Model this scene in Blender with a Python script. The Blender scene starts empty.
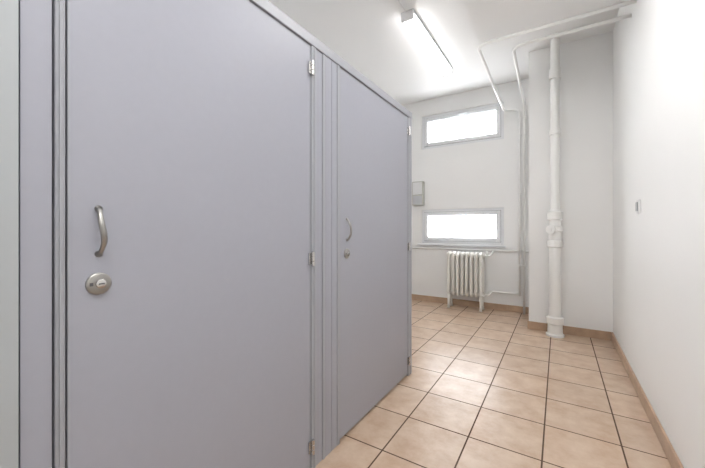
import bpy, bmesh, math
from mathutils import Vector, Matrix
S=bpy.context.scene
S.view_settings.view_transform='Standard'
C=bpy.context.collection
H=1.1
# ---------------- materials
def mat(name,col,rough=.5,metal=0,noise=0,nscale=8,bump=0,bscale=60,emit=0,spec=.5,ecol=(1,.99,.98)):
    m=bpy.data.materials.new(name);m.use_nodes=True
    nt=m.node_tree;b=nt.nodes['Principled BSDF']
    b.inputs['Base Color'].default_value=(*col,1);b.inputs['Roughness'].default_value=rough
    b.inputs['Metallic'].default_value=metal;b.inputs['Specular IOR Level'].default_value=spec
    tc=nt.nodes.new('ShaderNodeTexCoord')
    if noise:
        n=nt.nodes.new('ShaderNodeTexNoise');n.inputs['Scale'].default_value=nscale;n.inputs['Detail'].default_value=6
        nt.links.new(tc.outputs['Object'],n.inputs['Vector'])
        r=nt.nodes.new('ShaderNodeValToRGB')
        r.color_ramp.elements[0].position=.3;r.color_ramp.elements[1].position=.7
        r.color_ramp.elements[0].color=(*[c*(1-noise) for c in col],1)
        r.color_ramp.elements[1].color=(*[min(1,c*(1+noise)) for c in col],1)
        nt.links.new(n.outputs['Fac'],r.inputs['Fac']);nt.links.new(r.outputs['Color'],b.inputs['Base Color'])
    if bump:
        n=nt.nodes.new('ShaderNodeTexNoise');n.inputs['Scale'].default_value=bscale;n.inputs['Detail'].default_value=3
        nt.links.new(tc.outputs['Object'],n.inputs['Vector'])
        bp=nt.nodes.new('ShaderNodeBump');bp.inputs['Strength'].default_value=bump;bp.inputs['Distance'].default_value=.004
        nt.links.new(n.outputs['Fac'],bp.inputs['Height']);nt.links.new(bp.outputs['Normal'],b.inputs['Normal'])
    if emit:
        b.inputs['Emission Color'].default_value=(*ecol,1);b.inputs['Emission Strength'].default_value=emit
    return m
M_wall=mat('wall_paint',(.90,.90,.89),.6,noise=.006,nscale=3,bump=.05,bscale=25)
M_ceil=mat('ceiling_paint',(.92,.92,.915),.7,noise=.005,nscale=2)
M_lav=mat('lavender_laminate',(.375,.383,.435),.42,noise=.01,nscale=40,bump=.02,bscale=400)
M_alu=mat('grey_frame',(.38,.39,.425),.4)
M_alu2=mat('light_panel',(.42,.445,.46),.5)
M_dark=mat('gap_shade',(.03,.03,.035),.7)  # near-black colour standing in for shade in the partition gaps
M_chrome=mat('chrome',(.62,.61,.60),.22,metal=1)
M_nickel=mat('satin_nickel',(.38,.37,.35),.35,metal=1)
M_pvc=mat('white_pvc',(.80,.81,.83),.3)
M_gask=mat('gasket',(.12,.12,.13),.6)
M_pipe=mat('pipe_enamel',(.90,.90,.88),.28)
M_rad=mat('radiator_enamel',(.84,.82,.77),.3)
M_tube=mat('lamp_diffuser',(.9,.9,.9),.4,emit=9)
M_fill_tube=mat('fill_lamp_diffuser',(.9,.9,.9),.4,emit=52)  # strong glow for the added fill lamp above the cubicles
M_fill_panel=mat('fill_panel_diffuser',(.9,.9,.9),.4,emit=10.5)  # glow for the added fill panels under the soffit
M_box=mat('meter_box_grey',(.52,.52,.48),.5)
M_grey=mat('grey_plastic',(.35,.36,.37),.45)
M_lgrey=mat('light_grey_plastic',(.5,.51,.53),.45)
M_white=mat('white_plastic',(.8,.8,.8),.4)
def tilemat(name,offx,offy,dx=.336,dy=.336):
    m=bpy.data.materials.new(name);m.use_nodes=True
    nt=m.node_tree;b=nt.nodes['Principled BSDF'];L=nt.links.new
    tc=nt.nodes.new('ShaderNodeTexCoord');mp=nt.nodes.new('ShaderNodeMapping')
    mp.inputs['Location'].default_value=(offx,offy,0)
    L(tc.outputs['Object'],mp.inputs['Vector'])
    br=nt.nodes.new('ShaderNodeTexBrick');br.offset=0;br.squash=1
    br.inputs['Scale'].default_value=1;br.inputs['Brick Width'].default_value=dx;br.inputs['Row Height'].default_value=dy
    br.inputs['Mortar Size'].default_value=.004;br.inputs['Mortar Smooth'].default_value=.1;br.inputs['Bias'].default_value=0
    br.inputs['Color1'].default_value=(.0,.0,.0,1);br.inputs['Color2'].default_value=(1,1,1,1)
    br.inputs['Mortar'].default_value=(.5,.5,.5,1)
    L(mp.outputs['Vector'],br.inputs['Vector'])
    n=nt.nodes.new('ShaderNodeTexNoise');n.inputs['Scale'].default_value=7;n.inputs['Detail'].default_value=8;n.inputs['Roughness'].default_value=.65
    L(tc.outputs['Object'],n.inputs['Vector'])
    r=nt.nodes.new('ShaderNodeValToRGB');r.color_ramp.elements[0].position=.34;r.color_ramp.elements[1].position=.66
    r.color_ramp.elements[0].color=(.53,.365,.25,1);r.color_ramp.elements[1].color=(.67,.525,.40,1)
    L(n.outputs['Fac'],r.inputs['Fac'])
    mx=nt.nodes.new('ShaderNodeMix');mx.data_type='RGBA';mx.blend_type='MULTIPLY';mx.inputs[0].default_value=.08
    L(r.outputs['Color'],mx.inputs[6]);L(br.outputs['Color'],mx.inputs[7])
    m2=nt.nodes.new('ShaderNodeMix');m2.data_type='RGBA'
    L(br.outputs['Fac'],m2.inputs[0]);L(mx.outputs[2],m2.inputs[6]);m2.inputs[7].default_value=(.11,.065,.04,1)
    L(m2.outputs[2],b.inputs['Base Color'])
    mr=nt.nodes.new('ShaderNodeMapRange');mr.inputs[3].default_value=.3;mr.inputs[4].default_value=.9
    L(br.outputs['Fac'],mr.inputs[0]);L(mr.outputs[0],b.inputs['Roughness'])
    bp=nt.nodes.new('ShaderNodeBump');bp.invert=True;bp.inputs['Strength'].default_value=.5;bp.inputs['Distance'].default_value=.003
    L(br.outputs['Fac'],bp.inputs['Height']);L(bp.outputs['Normal'],b.inputs['Normal'])
    return m
M_tile=tilemat('floor_tile',.066+3.36,3.36-.104)
M_skirt=mat('skirting_tile',(.48,.335,.23),.35,noise=.15,nscale=9)
# ---------------- geometry helpers
def finish(name,bm,m,parent=None,smooth=False,bevel=0):
    me=bpy.data.meshes.new(name);bmesh.ops.recalc_face_normals(bm,faces=bm.faces);bm.to_mesh(me);bm.free()
    o=bpy.data.objects.new(name,me);C.objects.link(o)
    if m: me.materials.append(m)
    if smooth:
        for p in me.polygons:p.use_smooth=True
    if bevel:
        b=o.modifiers.new('bevel','BEVEL');b.width=bevel;b.segments=2;b.limit_method='ANGLE'
    if parent:o.parent=parent
    return o
def abox(bm,x0,x1,y0,y1,z0,z1):
    v=[bm.verts.new((x,y,z)) for x in(x0,x1) for y in(y0,y1) for z in(z0,z1)]
    for f in((0,1,3,2),(4,6,7,5),(0,4,5,1),(2,3,7,6),(0,2,6,4),(1,5,7,3)):bm.faces.new([v[i] for i in f])
def boxes(name,lst,m,parent=None,bevel=0):
    bm=bmesh.new()
    for b in lst:abox(bm,*b)
    return finish(name,bm,m,parent,bevel=bevel)
def empty(name,loc=(0,0,0)):
    e=bpy.data.objects.new(name,None);C.objects.link(e);e.empty_display_size=.1
    return e
def fillet(pts,r,n=8):
    pts=[Vector(p) for p in pts];out=[pts[0]]
    for i in range(1,len(pts)-1):
        a,b,c=pts[i-1:i+2];u=(a-b);w=(c-b);rr=min(r,u.length*.49,w.length*.49)
        u.normalize();w.normalize();p0=b+u*rr;p2=b+w*rr
        for k in range(n+1):
            t=k/n;out.append(p0*(1-t)**2+b*2*t*(1-t)+p2*t*t)
    out.append(pts[-1]);return out
def tube(bm,pts,r,seg=14,closed=False,sx=1,sy=1):
    pts=[Vector(p) for p in pts];n=len(pts);rings=[]
    def tan(i):
        if closed:return (pts[(i+1)%n]-pts[i-1]).normalized()
        return (pts[min(i+1,n-1)]-pts[max(i-1,0)]).normalized()
    t=tan(0);up=Vector((1,0,0)) if abs(t.x)<.9 else Vector((0,0,1))
    nrm=(up-t*up.dot(t)).normalized()
    for i in range(n):
        t=tan(i);nrm=(nrm-t*nrm.dot(t)).normalized();bn=t.cross(nrm)
        rad=r[i] if isinstance(r,(list,tuple)) else r
        rings.append([bm.verts.new(pts[i]+nrm*math.cos(a)*rad*sx+bn*math.sin(a)*rad*sy) for a in[2*math.pi*k/seg for k in range(seg)]])
    m=n if closed else n-1
    for i in range(m):
        A=rings[i];B=rings[(i+1)%n]
        for k in range(seg):bm.faces.new((A[k],A[(k+1)%seg],B[(k+1)%seg],B[k]))
    if not closed:
        bm.faces.new(rings[0][::-1]);bm.faces.new(rings[-1])
def tubes(name,lst,m,parent=None,seg=14):
    bm=bmesh.new()
    for p,r in lst:tube(bm,p,r,seg)
    o=finish(name,bm,m,parent,smooth=True)
    return o
def lathe(name,prof,origin,axis,m,parent=None,seg=32):
    bm=bmesh.new();ax=Vector(axis).normalized();o=Vector(origin)
    up=Vector((0,0,1)) if abs(ax.z)<.9 else Vector((1,0,0));n=(up-ax*up.dot(ax)).normalized();b=ax.cross(n);rings=[]
    for h,r in prof:
        rings.append([bm.verts.new(o+ax*h+(n*math.cos(a)+b*math.sin(a))*max(r,1e-4)) for a in[2*math.pi*k/seg for k in range(seg)]])
    for A,B in zip(rings,rings[1:]):
        for k in range(seg):bm.faces.new((A[k],A[(k+1)%seg],B[(k+1)%seg],B[k]))
    bm.faces.new(rings[0][::-1]);bm.faces.new(rings[-1])
    ob=finish(name,bm,m,parent,smooth=True)
    e=ob.modifiers.new('es','EDGE_SPLIT');e.split_angle=math.radians(35)
    return ob
# ---------------- room shell
XL,XR,YF,YB,ZC=-2.4,.45,-1.3,4.75,3.02
PY=4.05; PX=-.275
boxes('floor',[(XL-.2,XR+.2,YF-.2,YB+.3,-.12,0)],M_tile)
boxes('ceiling',[(XL-.2,XR+.2,YF-.2,YB+.3,ZC,ZC+.15)],M_ceil)
boxes('wall_left',[(XL-.15,XL,YF,YB,0,ZC)],M_wall)
boxes('wall_right',[(XR,XR+.15,YF,YB,0,ZC)],M_wall)
boxes('wall_front',[(XL-.15,XR+.15,YF-.15,YF,0,ZC)],M_wall)
WX0,WX1=-1.755,-.615
U0,U1=2.285,2.785; L0,L1=.87,1.375
y0,y1=YB,YB+.3
boxes('wall_back',[(XL-.15,WX0,y0,y1,0,ZC),(WX1,XR+.15,y0,y1,0,ZC),(WX0,WX1,y0,y1,0,L0),(WX0,WX1,y0,y1,L1,U0),(WX0,WX1,y0,y1,U1,ZC)],M_wall)
boxes('wall_pilaster',[(PX,XR,PY,YB,0,ZC)],M_wall)
boxes('ceiling_soffit',[(-.59,XR,YF,3.06,2.75,ZC)],M_ceil)
boxes('wall_entrance',[(-1.05,-.94,YF,.203,0,2.75)],M_alu2)
g=.085
boxes('baseboard_back',[(XL+.001,PX,YB-.012,YB,0.001,g)],M_skirt,bevel=.002)
boxes('baseboard_pilaster',[(PX-.012,PX,PY-.012,YB-.013,0.001,g),(PX,XR-.013,PY-.012,PY,0.001,g)],M_skirt,bevel=.002)
boxes('baseboard_right',[(XR-.012,XR,YF,PY,0.001,g)],M_skirt,bevel=.002)
# ---------------- windows
gm=bpy.data.materials.new('frosted_glass');gm.use_nodes=True;nt=gm.node_tree;nt.nodes.clear()
o=nt.nodes.new('ShaderNodeOutputMaterial');t=nt.nodes.new('ShaderNodeBsdfTranslucent');t.inputs[0].default_value=(.95,.97,1,1)
tr=nt.nodes.new('ShaderNodeBsdfTransparent');mx=nt.nodes.new('ShaderNodeMixShader');mx.inputs[0].default_value=.7
nt.links.new(t.outputs[0],mx.inputs[1]);nt.links.new(tr.outputs[0],mx.inputs[2]);nt.links.new(mx.outputs[0],o.inputs[0])
def window(name,z0,z1,handle_z):
    e=empty(name)
    ya,yb=YB+.015,YB+.085
    def ring(n,x0,x1,za,zb,w,a,b,m,bev=.004):
        boxes(n,[(x0,x0+w,a,b,za,zb),(x1-w,x1,a,b,za,zb),(x0+w,x1-w,a,b,za,za+w),(x0+w,x1-w,a,b,zb-w,zb)],m,e,bev)
    ring('frame',WX0+.001,WX1-.001,z0+.001,z1-.001,.045,ya,yb,M_pvc)
    ring('sash',WX0+.040,WX1-.040,z0+.040,z1-.040,.05,ya-.014,yb-.02,M_pvc,.007)
    ring('sash_seal',WX0+.037,WX1-.037,z0+.037,z1-.037,.004,ya-.001,ya+.03,M_gask,0)
    ring('gasket',WX0+.089,WX1-.089,z0+.089,z1-.089,.005,ya-.002,ya+.03,M_gask,0)
    bm=bmesh.new();abox(bm,WX0+.091,WX1-.091,ya+.02,ya+.026,z0+.091,z1-.091)
    finish('glass',bm,gm,e)
    xm=(WX0+WX1)/2
    boxes('handle',[(xm-.035,xm+.035,ya-.024,ya-.013,handle_z-.013,handle_z+.013),(xm-.01,xm+.1,ya-.05,ya-.036,handle_z-.009,handle_z+.009),(xm-.01,xm+.01,ya-.037,ya-.023,handle_z-.009,handle_z+.009)],M_pvc,e,.003)
    return e
w1=window('window_1',U0,U1,U1-.063)
w2=window('window_2',L0,L1,L1-.063)
boxes('window_sill',[(WX0-.05,WX1+.03,YB-.045,YB,L0-.028,L0-.002)],M_pvc,bevel=.005)
# ---------------- partition
P=empty('cubicle_partition')
FX=-.943; BX=-.975
YE=2.342
boxes('top_rail',[(BX-.004,FX+.003,.205,YE+.002,1.927,1.972)],M_alu,P,.003)
boxes('posts',[(BX-.003,FX,.262,.280,.0,1.927),(BX-.003,FX,1.1525,1.186,0,1.927),(BX-.003,FX,1.236,1.256,0,1.927),(BX-.003,FX,1.356,1.3775,0,1.927),(BX-.003,FX,2.275,YE,0,1.927)],M_alu,P,.003)
boxes('post_beads',[(FX,FX+.005,.268,.273,0,1.927),(FX,FX+.004,1.166,1.170,0,1.927),(FX,FX+.004,2.31,2.316,0,1.927)],M_alu,P,.001)
boxes('infill_panels',[(BX,FX-.005,.207,.258,.0,1.927),(BX,FX-.005,1.189,1.233,0,1.927),(BX,FX-.003,1.259,1.308,0,1.927),(BX,FX-.003,1.311,1.353,0,1.927)],M_lav,P,.001)
boxes('gap_shade_strips',[(BX,BX+.008,.204,1.152,.0,.004),(BX-.002,BX+.012,.203,.284,.005,1.92),(BX-.002,BX+.012,1.14,1.384,.005,1.92),(BX-.002,BX+.012,2.262,2.28,.005,1.92)],M_dark,P)  # dark strips imitate the shade inside the door gaps
boxes('side_panels',[(XL+.002,BX-.004,.215,.24,.01,1.96),(XL+.002,BX-.004,1.255,1.28,.01,1.96),(XL+.002,BX-.004,2.295,2.325,0.0,1.96)],M_lav,P,.002)
def hinge(parent,y,z):
    lathe('hinge_pin',[(-.034,.003),(-.032,.0075),(-.012,.0075),(-.011,.006),(-.009,.0075),(.009,.0075),(.011,.006),(.012,.0075),(.032,.0075),(.034,.003)],(FX+.009,y,z),(0,0,1),M_chrome,parent,16)
    boxes('hinge_leaf',[(FX-.004,FX+.003,y-.02,y-.002,z-.026,z+.026),(FX-.0005,FX+.003,y+.003,y+.02,z-.026,z+.026)],M_chrome,parent,.001)
    for dy in(-.013,.012):
        for dz in(-.016,.016):
            lathe('hinge_screw',[(0,.0035),(.001,.003)],(FX+.003,y+dy,z+dz),(1,0,0),M_gask,parent,10)
def door(name,ya,yb,hy,hinge_y):
    e=empty(name);X=FX-.005
    boxes('leaf',[(BX+.002,X,ya,yb,.018,1.921)],M_lav,e,.0025)
    boxes('edge_band',[(BX,X+.0012,ya-.0005,ya+.004,.018,1.9215),(BX,X+.0012,yb-.004,yb+.0005,.018,1.9215),(BX,X+.0012,ya,yb,1.917,1.9215),(BX,X+.0012,ya,yb,.0175,.024)],M_alu,e,.0008)
    za,zb=1.037,1.147;n=20;pts=[];rr=[]
    for k in range(n+1):
        t=k/n;z=za+(zb-za)*t
        pts.append((X+.002+.026*math.sin(math.pi*t)**.6,hy+.003*math.sin(2*math.pi*t),z))
        rr.append(.0038+.0016*math.sin(math.pi*t)+(.003 if k in(0,n) else 0))
    bm=bmesh.new();tube(bm,pts,rr,12,sx=1,sy=1.25);finish('pull_handle',bm,M_nickel,e,True)
    for z in(za,zb):lathe('handle_foot',[(0,.008),(.003,.008),(.006,.006)],(X,hy,z),(1,0,0),M_nickel,e,20)
    zl=.965
    lathe('lock_rosette',[(0,.0265),(.004,.0265),(.0065,.0245),(.007,.0235),(.007,0)],(X,hy,zl),(1,0,0),M_nickel,e,40)
    lathe('lock_cylinder',[(.006,.0105),(.012,.0105),(.013,.009),(.013,0)],(X,hy+.002,zl),(1,0,0),M_chrome,e,28)
    boxes('lock_slot',[(X+.0131,X+.0135,hy-.004,hy+.008,zl-.0015,zl+.0015),(X+.0071,X+.0075,hy-.02,hy-.013,zl-.004,zl+.004)],M_gask,e)
    for z in(1.82,.962,.115):hinge(e,hinge_y,z)
    return e
door('door_1',.285,1.147,.344,1.15)
door('door_2',1.383,2.269,1.447,2.276)
# ---------------- lamps
def lamp(name,x,ya,yb,zc,mt,cable=None):
    e=empty(name)
    hw=.058
    boxes('housing',[(x-hw-.003,x+hw+.003,ya,yb,zc-.034,zc)],M_lgrey,e,.004)
    bm=bmesh.new();prof=[]
    for k in range(13):
        a=math.pi*k/12
        ca,sa=math.cos(a),math.sin(a)
        prof.append((x+hw*math.copysign(abs(ca)**.55,ca),zc-.034-.052*abs(sa)**.55))
    r0=[bm.verts.new((p[0],ya+.02,p[1])) for p in prof];r1=[bm.verts.new((p[0],yb-.02,p[1])) for p in prof]
    for k in range(12):bm.faces.new((r0[k],r0[k+1],r1[k+1],r1[k]))
    bm.faces.new(r0);bm.faces.new(r1)
    finish('diffuser',bm,mt,e)
    boxes('end_caps',[(x-hw-.003,x+hw+.003,ya-.004,ya+.02,zc-.089,zc-.001),(x-hw-.003,x+hw+.003,yb-.02,yb+.004,zc-.089,zc-.001)],M_white,e,.012)
    if cable:tubes('cable',[(fillet(cable,.02),.006)],M_white,e,8)
lamp('fill_light',-1.13,2.70,3.93,ZC,M_tube,[(-1.14,2.72,ZC-.02),(-1.14,2.66,ZC-.007),(-1.14,1.30,ZC-.007)])
lamp('fill_light',-1.7,0.0,1.26,ZC,M_fill_tube)  # added fill lamp hidden behind the partition, brightens the ceiling
def panel(x,y,zc,sx,sy):
    e=empty('fill_light_panel')  # invented fill light, always out of view
    boxes('housing',[(x-sx-.02,x-sx,y-sy-.02,y+sy+.02,zc-.03,zc),(x+sx,x+sx+.02,y-sy-.02,y+sy+.02,zc-.03,zc),(x-sx,x+sx,y-sy-.02,y-sy,zc-.03,zc),(x-sx,x+sx,y+sy,y+sy+.02,zc-.03,zc)],M_white,e,.003)
    boxes('diffuser',[(x-sx,x+sx,y-sy,y+sy,zc-.024,zc-.002)],M_fill_panel,e)
panel(-.24,1.80,2.75,.28,.32)  # added out of view to brighten pilaster, floor and right wall
panel(-.1,-.1,2.75,.28,.6)  # added overhead out of view to brighten the partition front
# ---------------- heating pipes
r=.0135
Z=2.65
YP=YB-.06
A=fillet([(XR-.001,2.92,Z),(-.585,2.92,Z),(-.60,YP,Z-.02),(-.42,YP,Z-.02),(-.42,YP,.23)],.10)
B=fillet([(XR-.001,3.10,Z),(-.33,3.10,Z),(-.37,YP,Z+.02),(-.37,YP,.0)],.10)
def clamps(x,e):
    boxes('clamps',[(x-.017,x+.017,YP-.017,YB,z-.009,z+.009) for z in(2.3,1.55,.62)],M_pipe,e,.004)
e=empty('heating_pipe');tubes('run',[(A,r)],M_pipe,e);clamps(-.42,e)
e=empty('heating_pipe');tubes('run',[(B,r)],M_pipe,e);clamps(-.37,e)
tubes('heating_pipe_horizontal',[([(-2.38,YP+.035,.80),(PX-.005,YP+.035,.80)],.012)],M_pipe)  # horizontal heating pipe below the lower window
# ---------------- drain stack
SX,SY=-.03,3.93
D=empty('drain_pipe')
lathe('stack',[(0,.082),(.02,.082),(.03,.068),(.12,.066),(.13,.078),(.19,.078),(.20,.056),(.60,.052),(.90,.052),(.91,.068),(.97,.068),(.975,.057),(1.06,.057),(1.065,.070),(1.11,.070),(1.115,.055),(1.18,.053),(1.185,.068),(1.26,.068),(1.27,.05),(1.30,.042),(2.05,.040),(2.052,.05),(2.10,.05),(2.102,.04),(2.62,.04),(2.622,.054),(2.72,.054),(2.725,.04),(ZC,.04)],(SX,SY,0),(0,0,1),M_pipe,D)
lathe('inspection_cover',[(0,.04),(.066,.04),(.067,.047),(.078,.047),(.08,.02),(.086,.02)],(SX,SY,1.085),(-.5,-.85,0),M_pipe,D,28)
boxes('clamps',[(SX-.012,SX+.012,SY,PY,z-.02,z+.02) for z in(2.075,.55)],M_pipe,D,.004)
# ---------------- radiator
R=empty('radiator')
n=8;x0=-1.315;pit=.0600;yc=4.60;dp=.07
zb,zt=.17,.775
bm=bmesh.new()
for i in range(n):
    x=x0+pit*(i+.5)
    loop=fillet([(x,yc-dp,(zb+zt)/2),(x,yc-dp,zt-.02),(x,yc+dp,zt-.02),(x,yc+dp,zb+.02),(x,yc-dp,zb+.02),(x,yc-dp,(zb+zt)/2)],.05,7)[:-1]
    tube(bm,loop,.021,12,closed=True)
    tube(bm,[(x,yc,zb+.02),(x,yc,zt-.02)],.016,10)
    for z in(zb+.045,zt-.045):
        tube(bm,[(x-.026,yc,z),(x+.026,yc,z)],.034,16)
finish('sections',bm,M_rad,R,True)
bm=bmesh.new()
for z in(zb+.045,zt-.045):tube(bm,[(x0-.012,yc,z),(x0+n*pit+.012,yc,z)],.026,16)
finish('hub_nipples',bm,M_rad,R,True)
bm=bmesh.new()
for i in(0,n-1):
    x=x0+pit*(i+.5)
    for s in(-1,1):
        tube(bm,[(x,yc+s*.06,zb+.03),(x,yc+s*.068,.06),(x,yc+s*.075,0.0)],[.020,.015,.021],12)
finish('feet',bm,M_rad,R,True)
tubes('valves',[([(x0+n*pit,yc,zt-.045),(x0+n*pit+.05,yc,zt-.045)],.016),(fillet([(x0+n*pit+.03,yc,zt-.045),(x0+n*pit+.07,yc,zt-.045),(-.74,YP+.02,.79)],.02),.010),
  (fillet([(x0+n*pit,yc,zb+.045),(x0+n*pit+.05,yc,zb+.045),(-.76,YP,.25),(-.434,YP,.25)],.02),.013),([(x0+n*pit+.035,yc,zt-.045),(x0+n*pit+.035,yc,zt+.02)],.013)],M_pipe,R)
# ---------------- electrical box & switch
e=empty('electrical_box')
boxes('case',[(-1.88,-1.705,YB-.075,YB,1.44,1.80)],M_box,e,.008)
boxes('cover',[(-1.865,-1.72,YB-.085,YB-.075,1.60,1.785)],M_white,e,.004)
boxes('terminal_cover',[(-1.865,-1.72,YB-.083,YB-.075,1.455,1.58)],M_lgrey,e,.004)
e=empty('wall_socket')
boxes('plate',[(XR-.012,XR,2.775,2.855,1.195,1.285)],M_white,e,.004)
boxes('rocker',[(XR-.018,XR-.0125,2.79,2.84,1.21,1.27)],M_grey,e,.002)
# ---------------- world
w=bpy.data.worlds.new('World');S.world=w;w.use_nodes=True
bg=w.node_tree.nodes['Background'];bg.inputs[0].default_value=(.97,.985,1,1);bg.inputs[1].default_value=19
# ---------------- camera
cd=bpy.data.cameras.new('camera');cam=bpy.data.objects.new('camera',cd);C.objects.link(cam)
cd.sensor_width=36;cd.lens=327/705*36;cd.shift_y=-6/705;cd.clip_start=.02
cam.location=(0,0,H);cam.rotation_euler=(math.radians(90),0,math.atan(206/327))
S.camera=cam
